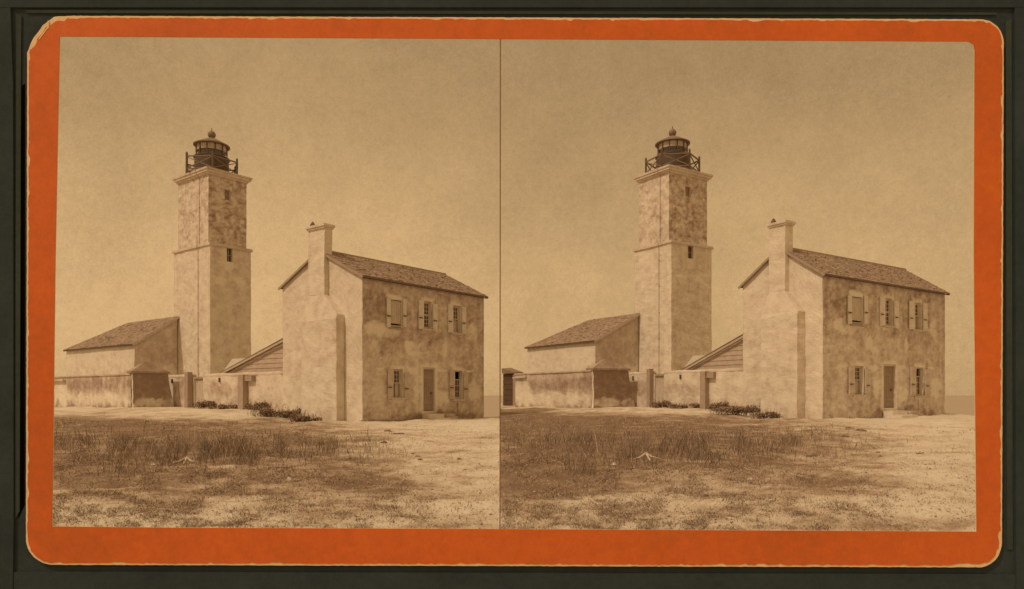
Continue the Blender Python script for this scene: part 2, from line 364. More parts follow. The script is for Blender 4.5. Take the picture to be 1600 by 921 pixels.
def shutter(W, fr, pv, u0, u1, z0, z1, lean=.05, m='white'):
    b = MB(); th = .035; o0 = .03; o1 = .03+lean          # hinge side near the window
    def slab(a0, a1, c0, c1, pr=0):
        f0 = (a0-u0)/(u1-u0); f1 = (a1-u0)/(u1-u0); p0 = pv-(o0+(o1-o0)*f0); p1 = pv-(o0+(o1-o0)*f1)
        b.hexa([fr(a0, p0-th-pr, c0), fr(a1, p1-th-pr, c0), fr(a1, p1, c0), fr(a0, p0, c0), fr(a0, p0-th-pr, c1), fr(a1, p1-th-pr, c1), fr(a1, p1, c1), fr(a0, p0, c1)])
    slab(u0, u1, z0, z1)
    for c in (z0+.1, z0+(z1-z0)*.42, z1-.2): slab(u0+.02, u1-.02, c, c+.1, .02)
    o = b.build('shutter', m, W)
    k = MB(); f_ = MB(); zc = z0+(z1-z0)*.36
    k.box(fr, u0-.05, u0+.14, pv-.13-lean, pv-.10-lean, zc, zc+.05); k.build('shutter_latch', 'iron', W)

def house(S):
    fr = S['fr']; W, L, zb = S['W'], S['L'], S['base']; He = zb+5.8; Hr = He+S['rise']; wd = S['word']
    dx, dy = S['dx'], S['dy']; pu = lambda x, y: fr.on_u(x+dx, y+dy)
    def rect(x0, x1, y0, y1):
        a = pu(x0, (y0+y1)/2)[0]; b_ = pu(x1, (y0+y1)/2)[0]; xm = (x0+x1)/2; return (a, b_, pu(xm, y1)[1], pu(xm, y0)[1])
    t = thing('keepers_house', fr(0, 0, zb), 'two-storey plastered keeper\'s house with shingle roof and end chimney in the %s view' % wd, 'house', 'keeper\'s houses, one in each view')
    wins = [('blank', rect(610, 627.5, 469, 512)), ('full', rect(660.5, 674.5, 471, 514)), ('raised', rect(706.5, 719.5, 478, 520.5)),
            ('raised', rect(613, 629, 577, 622)), ('lowered', rect(709, 722.5, 579.5, 624))]
    door = rect(660.5, 680, 574.5, 642.5)
    holes = [w_[1] for w_ in wins]+[door]
    sp = []
    for x, y_, rx, ry, am in [(638, 541, .30, .28, -.55), (646, 552, .38, .13, -.5), (696, 545, .16, .36, -.5), (587, 512, .55, .3, -.38), (600, 520, .9, .22, -.25),
                              (645, 581, .36, .16, -.5), (594, 577, .32, .06, -.45), (690, 579, .34, .08, -.45), (733, 580, .34, .06, -.45), (650, 613, .25, .45, -.35),
                              (690, 622, .5, .35, -.35), (738, 520, .35, .5, -.25), (742, 610, .5, .5, -.3), (715, 640, .07, 1.1, .4), (615, 464, .45, .12, -.5), (600, 480, 1.2, .8, .12), (690, 650, 2.6, .28, .22), (664, 446, 2.8, .12, -.2)]:
        u_, z_ = pu(x, y_); sp.append((u_, z_, rx, ry, am))
    b = MB()
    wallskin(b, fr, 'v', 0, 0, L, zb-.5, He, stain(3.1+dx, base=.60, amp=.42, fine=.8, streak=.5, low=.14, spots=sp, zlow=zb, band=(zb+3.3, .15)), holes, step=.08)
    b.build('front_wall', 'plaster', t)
    rake = lambda v: He+S['rise']*(1-abs(v-W/2)/(W/2))
    b = MB()
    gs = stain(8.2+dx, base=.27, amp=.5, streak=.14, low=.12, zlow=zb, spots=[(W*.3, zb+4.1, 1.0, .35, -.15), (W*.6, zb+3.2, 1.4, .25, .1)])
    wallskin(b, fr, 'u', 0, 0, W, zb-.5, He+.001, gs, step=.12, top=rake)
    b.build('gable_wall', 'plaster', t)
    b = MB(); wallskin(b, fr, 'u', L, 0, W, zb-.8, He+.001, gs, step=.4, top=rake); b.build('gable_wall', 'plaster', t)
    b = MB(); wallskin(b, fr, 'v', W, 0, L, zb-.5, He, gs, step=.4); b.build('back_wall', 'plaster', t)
    fl = MB(); fl.box(fr, .3, L-.3, .3, W-.3, zb+2.7, zb+2.8); fl.box(fr, .1, L-.1, .1, W-.1, He-.1, He-.05); fl.build('upper_floor', 'void', t)
    # roof
    rf = MB(); oh = .16; sl = math.hypot(W/2, S['rise']); k = oh/(W/2)*S['rise']
    du3 = Vector((*fr.du, 0)); dv3 = Vector((*fr.dv, 0)); ue = .10
    for sgn, vb in ((1, -oh), (-1, W+oh)):
        up = (dv3*sgn*(W/2)+Vector((0, 0, S['rise']))).normalized(); wdt = (W/2+oh)/(W/2)*sl
        o = Vector(fr(-ue, vb, He-k+.03))
        n_ = du3.cross(up).normalized(); n_ = n_ if n_.z > 0 else -n_
        a = o; c_ = du3*(L+2*ue); d = up*wdt
        rf.hexa([a-n_*.05, a+c_-n_*.05, a+c_+d-n_*.05, a+d-n_*.05, a, a+c_, a+c_+d, a+d], tint=.7)
        shingles(rf, a+n_*.004, du3, up, L+2*ue, wdt, int(wdt/.105))
    rf.build('roof', 'shingle', t)
    for v0, v1 in ((-oh, W/2), (W+oh, W/2)):
        z0 = He-k; z1 = He+S['rise']
        for ux in (-ue-.02, L+ue+.02): vb = MB(); vb.bar(fr(ux, v0, z0-.03), fr(ux, v1, z1-.03), .04, .09); vb.build('verge_board', 'timber', t)
    fb_ = MB(); fb_.box(fr, -ue, L+ue, -oh+.02, -oh+.045, He-k-.07, He-k-.03); fb_.build('eave_board', 'timber_dark', t)
    rc = MB(); rc.box(fr, -ue, L+ue, W/2-.07, W/2+.07, Hr-.01, Hr+.07); rc.build('ridge_board', 'timber', t)
    # chimney on the gable end
    def pr_out(xin, xout, y_):           # wall line and how far the corner stands out from it
        v_, z_ = fr.on_v(xin+dx, y_+dy); r = (xout+dx-800)/F; p = fr.xy(0, v_)
        return v_, (r*p[1]-p[0])/(-(fr.du[0]-r*fr.du[1]))
    v1, pl = pr_out(538.2, 525.5, 580); v2, pu_ = pr_out(513.4, 506.8, 440)
    pl = min(pl, .75); pu_ = min(pu_, .5)
    vs_l = fr.on_v(481.9+dx, 400+dy, -pu_)[0]; vlow = min(W*.86, vs_l+.22)
    ztop = fr.on_v(506.8+dx, 356+dy, -pu_)[1]; zsh0 = fr.on_v(506.8+dx, 460+dy, -pu_)[1]; zsh1 = fr.on_v(525+dx, 491+dy, -pl)[1]; zl = zsh1-.18
    cs = stain(5.5+dx, base=.26, amp=.6, streak=.15, low=.1, zlow=zb)
    cb = MB()
    def skinbox(b, u0, u1, v0, v1, z0, z1, fn):
        wallskin(b, fr, 'u', u0, v0, v1, z0, z1, fn, step=.1); wallskin(b, fr, 'v', v0, u0, u1, z0, z1, fn, step=.1)
        wallskin(b, fr, 'v', v1, u0, u1, z0, z1, fn, step=.3); wallskin(b, fr, 'u', u1, v0, v1, z0, z1, fn, step=.3)
        b.add([fr(u0, v0, z1), fr(u1, v0, z1), fr(u1, v1, z1), fr(u0, v1, z1)], [(0, 1, 2, 3)])
    skinbox(cb, -pl, -.01, v1, vlow, zb-.4, zl, cs)
    uch = fr.on_u(518.8+dx, 380+dy, v2)[0]; uch = max(.12, min(uch, .7))
    skinbox(cb, -pu_, uch, v2, vs_l, He-.6, ztop, cs)
    # shoulders: the breast narrows into the stack
    zz = [zl, zsh1, zsh0, He-.6]; va = [v1, v1, v2, v2]; vb_ = [vlow, vlow, vs_l, vs_l]; pp = [pl, pl*.9, pu_, pu_]
    for i in range(3):
        cb.hexa([fr(-pp[i], va[i], zz[i]), fr(-.01, va[i], zz[i]), fr(-.01, vb_[i], zz[i]), fr(-pp[i], vb_[i], zz[i]),
                 fr(-pp[i+1], va[i+1], zz[i+1]), fr(-.01, va[i+1], zz[i+1]), fr(-.01, vb_[i+1], zz[i+1]), fr(-pp[i+1], vb_[i+1], zz[i+1])], tone=.33)
    ch = cb.build('chimney', 'plaster', t)
    cp = MB()
    for o_, za, zc in ((.05, ztop, ztop+.07), (.09, ztop+.07, ztop+.17)):
        cp.box(fr, -pu_-o_, uch+o_, v2-o_, vs_l+o_, za, zc, tone=.35)
    cp.build('chimney_cap', 'plaster', ch)
    pt = MB(); cpt = fr.xy(-pu_+.12, vs_l-.12); pt.lathe(cpt, [(.10, ztop+.165), (.12, ztop+.2), (.11, ztop+.26), (.05, ztop+.36), (.02, ztop+.4)], 10)
    pt.build('chimney_pot', 'iron', ch)
    # openings
    for i, (st, h) in enumerate(wins):
        if st == 'blank':
            b = MB(); n_ = 5
            for j in range(n_): a = h[0]+(h[1]-h[0])*j/n_; b.box(fr, a+.004, h[0]+(h[1]-h[0])*(j+1)/n_-.004, .05, .08, h[2]+.18*(h[3]-h[2]), h[3]-.03)
            b.box(fr, h[0]+.01, h[1]-.01, .035, .05, h[2]+.14*(h[3]-h[2]), h[2]+.19*(h[3]-h[2])); b.box(fr, h[0]+.01, h[1]-.01, .035, .05, h[2]+.03, h[2]+.09)
            W_ = b.build('window', 'timber_pale', t); W_['label'] = 'window closed up with pale vertical boards'
            d = MB(); d.box(fr, h[0], h[1], .2, .22, h[2], h[3]); d.build('backing', 'void', W_)
            k = MB(); k.box(fr, h[0]-.06, h[1]+.06, -.06, .05, h[2]-.08, h[2]-.004); k.build('sill', 'timber', W_)
            for (x0, x1, ya, yb) in ((603, 608.7, 467, 511), (628.5, 633.5, 467, 511)):
                u0 = pu(x0, 490)[0]; u1 = pu(x1, 490)[0]; z0 = pu(x0, yb)[1]; z1 = pu(x0, ya)[1]
                shutter(W_, fr, 0, u0, u1, z0, z1, .01)
            continue
        W_ = sash(t, fr, 0, h, st)
        prs = {1: ((653, 660.2, 469.5, 514.5), (675.5, 681.5, 475.5, 518.5)), 2: ((699, 706, 476, 520), (720.5, 726, 479.5, 522)),
               3: ((604.8, 612.6, 577, 623.5), (630.5, 637.5, 582, 624)), 4: ((701.4, 708.6, 578, 623.5), (723.4, 729.6, 582, 624.5))}[i]
        for (x0, x1, ya, yb) in prs:
            u0 = pu(x0, 490)[0]; u1 = pu(x1, 490)[0]; z0 = pu((x0+x1)/2, yb)[1]; z1 = pu((x0+x1)/2, ya)[1]
            shutter(W_, fr, 0, u0, u1, z0, z1, .03, 'white' if i < 3 else 'timber_pale')
    # back room darkness behind the open sashes comes from the closed shell; door
    u0, u1, z0, z1 = door
    b = MB(); b.box(fr, u0, u0+.09, .02, .12, z0, z1); b.box(fr, u1-.06, u1, .02, .12, z0, z1); b.box(fr, u0+.09, u1-.06, .02, .12, z1-.08, z1)
    D = MB(); D.box(fr, u0+.09, u1-.06, .10, .14, z0+.02, z1-.08)
    for j in range(1, 5): x = u0+.09+(u1-u0-.15)*j/5; D.box(fr, x-.006, x+.006, .092, .10, z0+.05, z1-.1)
    for c in (z0+.3, z1-.5): D.box(fr, u0+.12, u1-.09, .085, .092, c, c+.12)
    dd = D.build('door', 'door', t); b.build('door_frame', 'timber_pale', dd)
    kx, kz = pu(675, 614.5); k = MB(); k.lathe(fr.xy(kx, .06), [(.02, kz-.04), (.045, kz-.02), (.045, kz+.02), (.02, kz+.04)], 10); k.build('door_knob', 'iron', dd)
    s_ = MB(); s_.box(fr, u0-.05, u1+.1, -.45, -.01, zb-.3, z0-.12, tone=.2); s_.box(fr, u0-.1, u1+.15, -.85, -.45, zb-.3, z0-.30, tone=.2)
    s_.build('doorstep', 'plaster', t)
    uu = pu(702, 650)[0]; s2 = MB()
    for j in range(3): s2.box(fr, u1+.16, uu-.1*j, -.7+.08*j, -.05, zb-.3+.0*j if j == 0 else zb+.12*j-.09, zb+.12*(j+1)-.1, tone=.6)
    s2.build('stone_ledge', 'plaster', t)
    return t

def lighthouse(S):
    fr0 = Frame(*S['T'], S['yaw'], S['skew']); wd = S['word']; dx, dy = S['dx'], S['dy']; zb = .8
    la, lb, ua, ub = S['la'], S['lb'], S['ua'], S['ub']; hs, ht = EYE+S['hs'], EYE+S['ht']
    t = thing('lighthouse', fr0(la/2, lb/2, zb), 'square plastered lighthouse tower with iron lantern on top in the %s view' % wd, 'lighthouse', 'lighthouse towers, one in each view')
    up = fr0.sub((la-ua)/2, (lb-ub)/2)
    h1 = fr0.on_u(354.8+dx, 408.7+dy); h2 = fr0.on_u(363.6+dx, 389+dy); H1 = (h1[0], h2[0], h1[1], h2[1])
    g1 = up.on_u(351+dx, 312+dy); g2 = up.on_u(360+dx, 298+dy); H2 = (g1[0], g2[0], g1[1], g2[1])
    ps = fr0.on_u(358.5+dx, 417+dy); p2 = fr0.on_u(345+dx, 440+dy); p3 = fr0.on_u(374+dx, 440+dy)
    def shaft(name, fr, a, b_, z0, z1, dark, lite, hole, sp):
        b = MB()
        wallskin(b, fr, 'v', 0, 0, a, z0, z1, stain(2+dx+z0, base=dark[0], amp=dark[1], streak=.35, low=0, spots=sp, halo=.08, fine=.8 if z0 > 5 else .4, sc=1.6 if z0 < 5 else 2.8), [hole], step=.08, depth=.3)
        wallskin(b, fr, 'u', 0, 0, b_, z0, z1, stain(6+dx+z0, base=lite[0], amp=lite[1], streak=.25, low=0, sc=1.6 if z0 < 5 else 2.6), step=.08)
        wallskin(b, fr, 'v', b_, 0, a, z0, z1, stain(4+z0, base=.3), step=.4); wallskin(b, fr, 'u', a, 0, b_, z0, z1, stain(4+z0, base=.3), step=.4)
        return b.build(name, 'plaster', t)
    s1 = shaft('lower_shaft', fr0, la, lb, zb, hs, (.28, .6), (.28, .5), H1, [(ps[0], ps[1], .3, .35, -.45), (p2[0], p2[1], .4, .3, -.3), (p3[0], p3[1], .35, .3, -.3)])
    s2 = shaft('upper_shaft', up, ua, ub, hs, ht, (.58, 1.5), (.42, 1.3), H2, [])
    for fr, H, s in ((fr0, H1, s1), (up, H2, s2)):
        W_ = MB(); u0, u1, z0, z1 = H
        W_.box(fr, u0, u1, .2, .22, z0, z1); o = W_.build('window', 'pane' if s is s1 else 'timber', t)
        b = MB(); m = (u0+u1)/2
        b.box(fr, m-.02, m+.02, .15, .2, z0, z1); b.box(fr, u0, u0+.04, .14, .2, z0, z1); b.box(fr, u1-.04, u1, .14, .2, z0, z1); b.box(fr, u0+.04, m-.02, .15, .2, (z0+z1)/2-.02, (z0+z1)/2+.02); b.box(fr, m+.02, u1-.04, .15, .2, (z0+z1)/2-.02, (z0+z1)/2+.02)
        b.build('window_frame', 'timber', o)
    b = MB(); b.box(fr0, -.09, la+.09, -.09, lb+.09, hs-.08, hs+.03, tone=.45); b.box(fr0, -.05, la+.05, -.05, lb+.05, hs+.03, hs+.09, tone=.4); b.build('string_course', 'plaster', t)
    b = MB()
    for o_, z0, z1, tn in ((.08, ht-.02, ht+.10, .35), (.20, ht+.10, ht+.22, .3), (.26, ht+.22, ht+.34, .5)): b.box(up, -o_, ua+o_, -o_, ub+o_, z0, z1, tone=tn)
    b.box(up, .05, ua-.05, .05, ub-.05, ht+.34, ht+.42, tone=.5); b.build('cornice', 'plaster', t)
    # lightning conductor down the sunlit face
    v_, _ = up.on_v(312+dx, 300+dy); v2, _ = fr0.on_v(310+dx, 500+dy)
    b = MB(); b.tube([up(-.27, v_, ht+.4), up(-.28, v_, ht+.15), up(-.03, v_, ht-.1), up(-.03, v_, hs+.2), fr0(-.12, v2, hs), fr0(-.03, v2, hs-.3), fr0(-.03, v2, zb)], .014, 6)
    for k in range(8): z = zb+1+k*1.6; b.box(fr0 if z < hs else up, -.04, 0, (v2 if z < hs else v_)-.04, (v2 if z < hs else v_)+.04, z, z+.05)
    b.build('lightning_rod', 'timber', t)
    # lantern
    c = fr0.xy(la/2, lb/2); D = c[1]; cx = (330.5+dx-800)/F*D; c = (cx*.7+c[0]*.3, D); s = D/F
    zd = ht+.38; Z = lambda y_: EYE+(Y0-y_-dy*.6)*s
    lan = MB(); lan.lathe(c, [(25*s, zd), (25*s, Z(250)), (26.5*s, Z(249.5)), (26.5*s, Z(248)), (24*s, Z(247.5))], 40)
    LN = lan.build('lantern_base', 'iron', t)
    gl = MB(); gl.lathe(c, [(22.6*s, Z(247.4)), (22.6*s, Z(230))], 12, False); gl.build('lantern_glass', 'lglass', LN)
    for k in range(12): a = 2*math.pi*k/12+.1; gb = MB(); gb.bar((c[0]+23*s*math.cos(a), c[1]+23*s*math.sin(a), Z(247.4)), (c[0]+23*s*math.cos(a), c[1]+23*s*math.sin(a), Z(229.6)), .045); gb.build('glazing_bar', 'iron', LN)
    bl = MB(); bl.lathe(c, [(21.6*s, Z(238.6)), (21.9*s, Z(238.6)), (21.9*s, Z(229.8)), (21.6*s, Z(229.8)), (21.6*s, Z(238.6))], 30, False); bl.build('lantern_blind', 'timber_pale', LN)
    rf = MB(); rf.lathe(c, [(25.5*s, Z(230)), (26.8*s, Z(229.6)), (26.8*s, Z(228.2)), (18*s, Z(223.5)), (9*s, Z(218.6)), (4*s, Z(216.4)), (3*s, Z(215.5))], 40); RF = rf.build('lantern_roof', 'ironroof', t)
    bb = MB(); bb.lathe(c, [(max(.01, 6*s*math.sin(a)), Z(211)-6*s*math.cos(a)) for a in np.linspace(.15, math.pi-.1, 12)], 20); bb.build('roof_ball', 'ironroof', RF, True)
    fn = MB(); fn.tube([(c[0], c[1], Z(205.4)), (c[0], c[1], Z(201))], .025, 6); fn.build('finial', 'iron', RF)
    # gallery and railing, six sided
    gd = MB(); gd.lathe(c, [(1.4, zd-.02), (1.62, zd), (1.62, zd+.07), (1.0, zd+.07)], 6); gd.build('gallery_deck', 'timber', t)
    ang = [math.radians(a) for a in (175, 235, 295, 355, 55, 115)]; r = 41*s; P = [(c[0]+r*math.cos(a), c[1]+r*math.sin(a)) for a in ang]
    rl = MB()
    for i in range(6):
        p, q_ = P[i], P[(i+1) % 6]; z0 = zd+.02; z1 = zd+1.0
        for z, w_ in ((z1-.10, .07), (z0+.12, .06)): rl.bar((*p, z), (*q_, z), w_)
        rl.bar((*p, z0+.15), (*q_, z1-.15), .05); rl.bar((*p, z1-.15), (*q_, z0+.15), .05)
        rl.bar((c[0], c[1], zd+.03), (*p, zd+.03), .08)
    RL = rl.build('gallery_railing', 'ironroof', t)
    for p in P: b = MB(); b.bar((*p, zd), (*p, zd+1.1), .10); b.lathe(p, [(.06, zd+1.1), (.03, zd+1.17)], 8); b.build('railing_post', 'iron', RL)

def outbuilding(S):
    wd = S['word']; dx, dy = S['dx'], S['dy']; fr = S['fr']
    tf = Frame(*S['T'], S['yaw'], S['skew']); e = tf.sub(-.06, 0); ev = e.on_v(277+dx, 500)[0]; E0 = e.xy(0, ev); r_ = (210+dx-800)/F
    s0 = (E0[0]-r_*E0[1])/(tf.du[0]-r_*tf.du[1]); p = tuple(E0-tf.du*s0); f = Frame(*p, S['yaw'], S['skew'])
    ze = f.on_u(210+dx, 536+dy)[1]; sL, zh = f.on_u(277+dx, 496+dy); vL = f.on_v(104+dx, 545+dy)[0]
    t = thing('outbuilding', f(0, 0, .9), 'long low plastered outbuilding with sloping shingle roof at the tower foot, %s view' % wd, 'outbuilding', 'outbuildings beside the towers')
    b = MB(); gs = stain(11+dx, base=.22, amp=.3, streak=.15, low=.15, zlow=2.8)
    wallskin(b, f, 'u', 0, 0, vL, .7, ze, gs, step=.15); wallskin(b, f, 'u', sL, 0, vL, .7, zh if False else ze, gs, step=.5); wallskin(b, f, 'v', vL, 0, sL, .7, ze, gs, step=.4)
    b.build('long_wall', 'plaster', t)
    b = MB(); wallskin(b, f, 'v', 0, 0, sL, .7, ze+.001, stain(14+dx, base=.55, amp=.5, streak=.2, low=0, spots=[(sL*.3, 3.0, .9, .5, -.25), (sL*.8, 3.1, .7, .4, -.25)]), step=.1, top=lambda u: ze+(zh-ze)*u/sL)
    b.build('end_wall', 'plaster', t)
    vr = f.on_v(200+dx, 508.5+dy, sL)[0]; vr = min(max(vr, vL*.4), vL*.9)
    A = Vector(f(-.15, -.12, ze-.06)); B = Vector(f(-.15, vL+.1, ze-.06)); Cc = Vector(f(sL, vr, zh)); D = Vector(f(sL, -.12, zh+.05)); E_ = Vector(f(sL, vL+.1, ze-.06))
    rf = MB(); n = Vector((0, 0, .06)); rf.add([A, B, Cc, D, A-n, B-n, Cc-n, D-n, E_, E_-n], [(0, 1, 2, 3), (4, 7, 6, 5), (0, 4, 5, 1), (0, 3, 7, 4), (1, 8, 2), (3, 2, 6, 7), (8, 1, 5, 9)], tint=.7)
    slope = (D-A); wd_ = slope.length; up = slope.normalized(); al = (B-A).normalized(); ln = (B-A).length; rr = int(wd_/.12); short = ln-(Cc-D).length
    shingles(rf, A+Vector((0, 0, .006)), al, up, ln, wd_, rr, rw=lambda q_: short*q_, w=.12)
    rf.build('roof', 'shingle', t)
    v = MB(); v.bar(A-Vector((0, 0, .08)), D-Vector((0, 0, .08)), .05, .14); v.build('verge_board', 'timber_pale', t)
    v = MB(); v.bar(A-Vector((0, 0, .05)), B-Vector((0, 0, .05)), .05, .10); v.build('eave_board', 'timber_dark', t)

def compound_wall(S):
    wd = S['word']; dx, dy = S['dx'], S['dy']; fr = S['fr']; W = S['W']; zg = .3
    U = .25; f = fr.sub(U, 0)                    # wall plane, just behind the gable corner
    V = lambda x, y_=600: f.on_v(x+dx, y_+dy)
    Zt = lambda x, y_: V(x, y_)[1]
    t = thing('compound_wall', f(0, V(300)[0], .9), 'stained plaster yard wall with plank gate running from the house to the pier, %s view' % wd, 'wall', 'yard walls beside the houses')
    ztop = Zt(380, 587); z2 = Zt(120, 590)
    b = MB(); ws = stain(21+dx, base=.26, amp=.45, streak=.3, low=.35, zlow=.95, spots=[(V(345)[0], 1.9, 1.5, .5, .18), (V(285)[0], 2.0, 1.0, .6, .2)])
    vg0, vg1 = V(317)[0], V(303)[0]
    wallskin(b, f, 'u', 0, W-.2, vg0, zg, ztop, ws, step=.1)
    wallskin(b, f, 'u', 0, vg1, V(262)[0], zg, ztop, ws, step=.1)
    for v in (vg0, vg1): b.add([f(0, v, zg), f(.3, v, zg), f(.3, v, ztop), f(0, v, ztop)], [(0, 1, 2, 3)], tone=.2)
    wallskin(b, f, 'u', .3, W, V(262)[0], zg, ztop, ws, step=.6)
    b.build('wall', 'plaster', t)
    fy = f; sP = 2.2
    for _ in range(12):
        kk = fr.sub(U-.06-sP, 0); p0 = kk.xy(0, kk.on_v(208+dx, 630)[0]); kf = Frame(*p0, S['yaw'], S['skew']); sP = kf.on_u(275+dx, 630)[0]
    f = fr.sub(U-.06-sP-.03, 0); V = lambda x, y_=600: f.on_v(x+dx, y_+dy); z2 = V(150, 588)[1]
    b = MB(); vend = V(85)[0]; vst = V(204.5)[0]
    wl = stain(31+dx, base=.52, amp=.6, streak=.45, low=.45, zlow=.95, spots=[(V(150)[0], 1.35, 6, .42, -.30), (V(95)[0], 1.6, 1.2, 1.0, -.3), (V(150)[0], 2.2, 7, .35, .14)])
    wallskin(b, f, 'u', 0, vst, vend, zg, z2, wl, step=.1); wallskin(b, f, 'u', .35, vst, vend, zg, z2, wl, step=.6); wallskin(b, f, 'v', vend, 0, .35, zg, z2, wl, step=.15)
    b.build('long_wall', 'plaster', t)
    b = MB(); b.box(f, -.06, .41, vst, vend+.02, z2, z2+.07, tone=.55); b.build('coping', 'plaster', t)
    b = MB(); b.box(f, -.16, -.02, V(103, 590)[0], vend+.05, z2-.22, z2-.14, tone=.5); b.build('ledge', 'plaster', t)
    f = fy; V = lambda x, y_=600: f.on_v(x+dx, y_+dy)
    def roll(v0, v1, z, r=.11):
        b = MB(); n = 14; pts = [f(.12+.01*math.sin(i*2.1), v0+(v1-v0)*i/n, z+.012*math.sin(i*1.3)) for i in range(n+1)]; b.tube(pts, r, 10, tone=.5); return b.build('coping', 'plaster', t, True)
    roll(W-.1 if False else V(442)[0], V(318)[0], ztop+.02, .13); roll(V(300)[0], V(262)[0], ztop+.02, .13)
    # gate between its posts
    g = MB(); n = 6
    for i in range(n): a = vg1+(vg0-vg1)*i/n; c_ = vg1+(vg0-vg1)*(i+1)/n; g.box(f, .10, .14, a+(-.01 if vg0 > vg1 else .01)*-1, c_, zg+.5, ztop-.12)
    G = g.build('gate', 'timber_pale', t); h_ = MB(); h_.box(f, .0, .3, min(vg0, vg1), max(vg0, vg1), ztop-.1, ztop); h_.build('lintel', 'timber', G)
    for x0, x1, yt, m in ((296.5, 301.5, 582, 'timber'), (380, 388, 586, 'timber')):
        b = MB(); a, c_ = V(x1)[0], V(x0)[0]; b.box(f, -.28, -.02, a, c_, zg, Zt(x0, yt)); 
        if x0 > 350: b.box(f, -.2, -.0, V(399)[0], a-.01, Zt(390, 596), Zt(390, 587))
        b.build('post', m, t)
    for x in (270, 344):
        b = MB(); a = V(x)[0]; b.box(f, -.08, 0, a-.03, a+.03, ztop-.3, ztop-.08); b.build('spout', 'iron', t)
    # corner pier
    zb = .6; k = kf
    s = sP; sv = .5; zt = k.on_u(209+dx, 583+dy)[1]
    tp = thing('corner_pier', k(s/2, sv/2, .9), 'stained battered masonry pier, shaded faces coloured dark, with pointed cap at the yard wall corner, %s view' % wd, 'pier', 'corner piers on the yard walls')
    b = MB(); bt = s*.20
    pier_shade = stain(41+dx, base=1.05, amp=.8, streak=.3, low=0, spots=[(s*.35, 1.25, 1.2, .28, -.42), (s*.85, 1.15, .6, .3, -.35)])  # stains, plus the shade of faces turned from the sun, as darker tone
    def face(pa, pb, pc, pd, fn, n=34):   # bilinear patch: bottom a-b, top d-c
        g_ = np.linspace(0, 1, n); vs = []; tn = []
        P_ = [np.array(q) for q in (pa, pb, pc, pd)]
        ln = np.linalg.norm(P_[1]-P_[0]); ts = fn(np.tile(g_*ln, (n, 1)), np.tile((zb+g_*(zt-zb))[:, None], (1, n)), None)
        for i in g_:
            for j in g_: vs.append((P_[0]*(1-j)+P_[1]*j)*(1-i)+(P_[3]*(1-j)+P_[2]*j)*i)
        b.add(vs, [(i*n+j, i*n+j+1, (i+1)*n+j+1, (i+1)*n+j) for i in range(n-1) for j in range(n-1)], tone=ts.reshape(-1))
    pier_lit = stain(45+dx, base=.15, amp=.4)  # sunlit face of the pier coloured much paler than the rest
    a_, b_, c_, d_ = k(0, 0, zb), k(s, 0, zb), k(s, sv, zb), k(0, sv, zb)
    A_, B_, C_, D_ = k(0, .05, zt), k(s-bt, .05, zt), k(s-bt, sv, zt), k(0, sv, zt)
    face(a_, b_, B_, A_, pier_shade); face(d_, a_, A_, D_, pier_lit); face(b_, c_, C_, B_, pier_shade); face(c_, d_, D_, C_, pier_shade)
    b.build('pier_body', 'plaster', tp)
    b = MB(); o = .1; za = k.on_u(225+dx, 568+dy, sv*.4)[1]
    q = [k(-o, -o*.5, zt), k(s-bt+o, -o*.5, zt), k(s-bt+o, sv+o, zt), k(-o, sv, zt)]; q2 = [(x, y_, z+.09) for x, y_, z in q]
    b.hexa(q+q2, tone=.9); ap = k((s-bt)*.42, sv*.5, za+.1); b.add(q2+[ap], [(0, 1, 4), (1, 2, 4), (2, 3, 4), (3, 0, 4)], tone=.85)
    b.build('pier_cap', 'plaster', tp)
    # lean-to with board siding against the house
    l = fr.sub(.75, 0); va = l.on_v(442.5+dx, 522+dy); vb = l.on_v(347+dx, 580+dy); zc = l.on_v(442+dx, 582+dy)[1]; zp = va[1]; v0, v1 = W+.02, vb[0]
    t2 = thing('lean_to', l(0, (v0+v1)/2, .9), 'board-sided lean-to shed with sloping roof against the back of the house, %s view' % wd, 'shed', 'lean-to sheds behind the yard walls')
    b = MB(); n = 8; hb = (zp-zc)/n
    for i in range(n):
        z0 = zc+i*hb; f0 = 1-i/n; f1 = 1-(i+1)/n; e0 = v0+(v1-v0)*f0; e1 = v0+(v1-v0)*f1
        b.hexa([l(-.04, v0, z0), l(0, v0, z0), l(0, e0, z0), l(-.04, e0, z0), l(-.015, v0, z0+hb-.002), l(0, v0, z0+hb-.002), l(0, e1+.001, z0+hb-.002), l(-.015, e1+.001, z0+hb-.002)])
    b.build('board_siding', 'siding', t2)
    b = MB(); b.box(l, 0, .06, v0, v1, .7, zc-.01, tone=.3); b.build('wall', 'plaster', t2)
    b = MB(); dn = 3.2
    for o_, z_, m in ((0, 0, 0),):
        b.hexa([l(-.15, v0, zp+.0), l(dn, v0, zp), l(dn, v1+.12, zc), l(-.15, v1+.12, zc), l(-.15, v0, zp+.04), l(dn, v0, zp+.04), l(dn, v1+.12, zc+.04), l(-.15, v1+.12, zc+.04)], tint=.6)
    b.build('roof', 'shingle', t2)
    b = MB(); b.bar(l(-.17, v0, zp-.1), l(-.17, v1, zc-.04), .04, .10); b.build('rake_board', 'siding', t2)
    b = MB(); x0 = l.on_v(347+dx, 579+dy, .9); x1 = l.on_v(363+dx, 561+dy, .9); x2 = l.on_v(384+dx, 560+dy, .9)
    pts = [(x0[0], x0[1]-.1), (x1[0], x1[1]), (x2[0], x2[1]), (x2[0], x0[1]-.1)]
    b.add([l(.9, a, z) for a, z in pts]+[l(2.4, a, z) for a, z in pts], [(0, 1, 2, 3), (7, 6, 5, 4), (0, 4, 5, 1), (1, 5, 6, 2), (2, 6, 7, 3)]); b.build('rear_gable', 'white', t2)

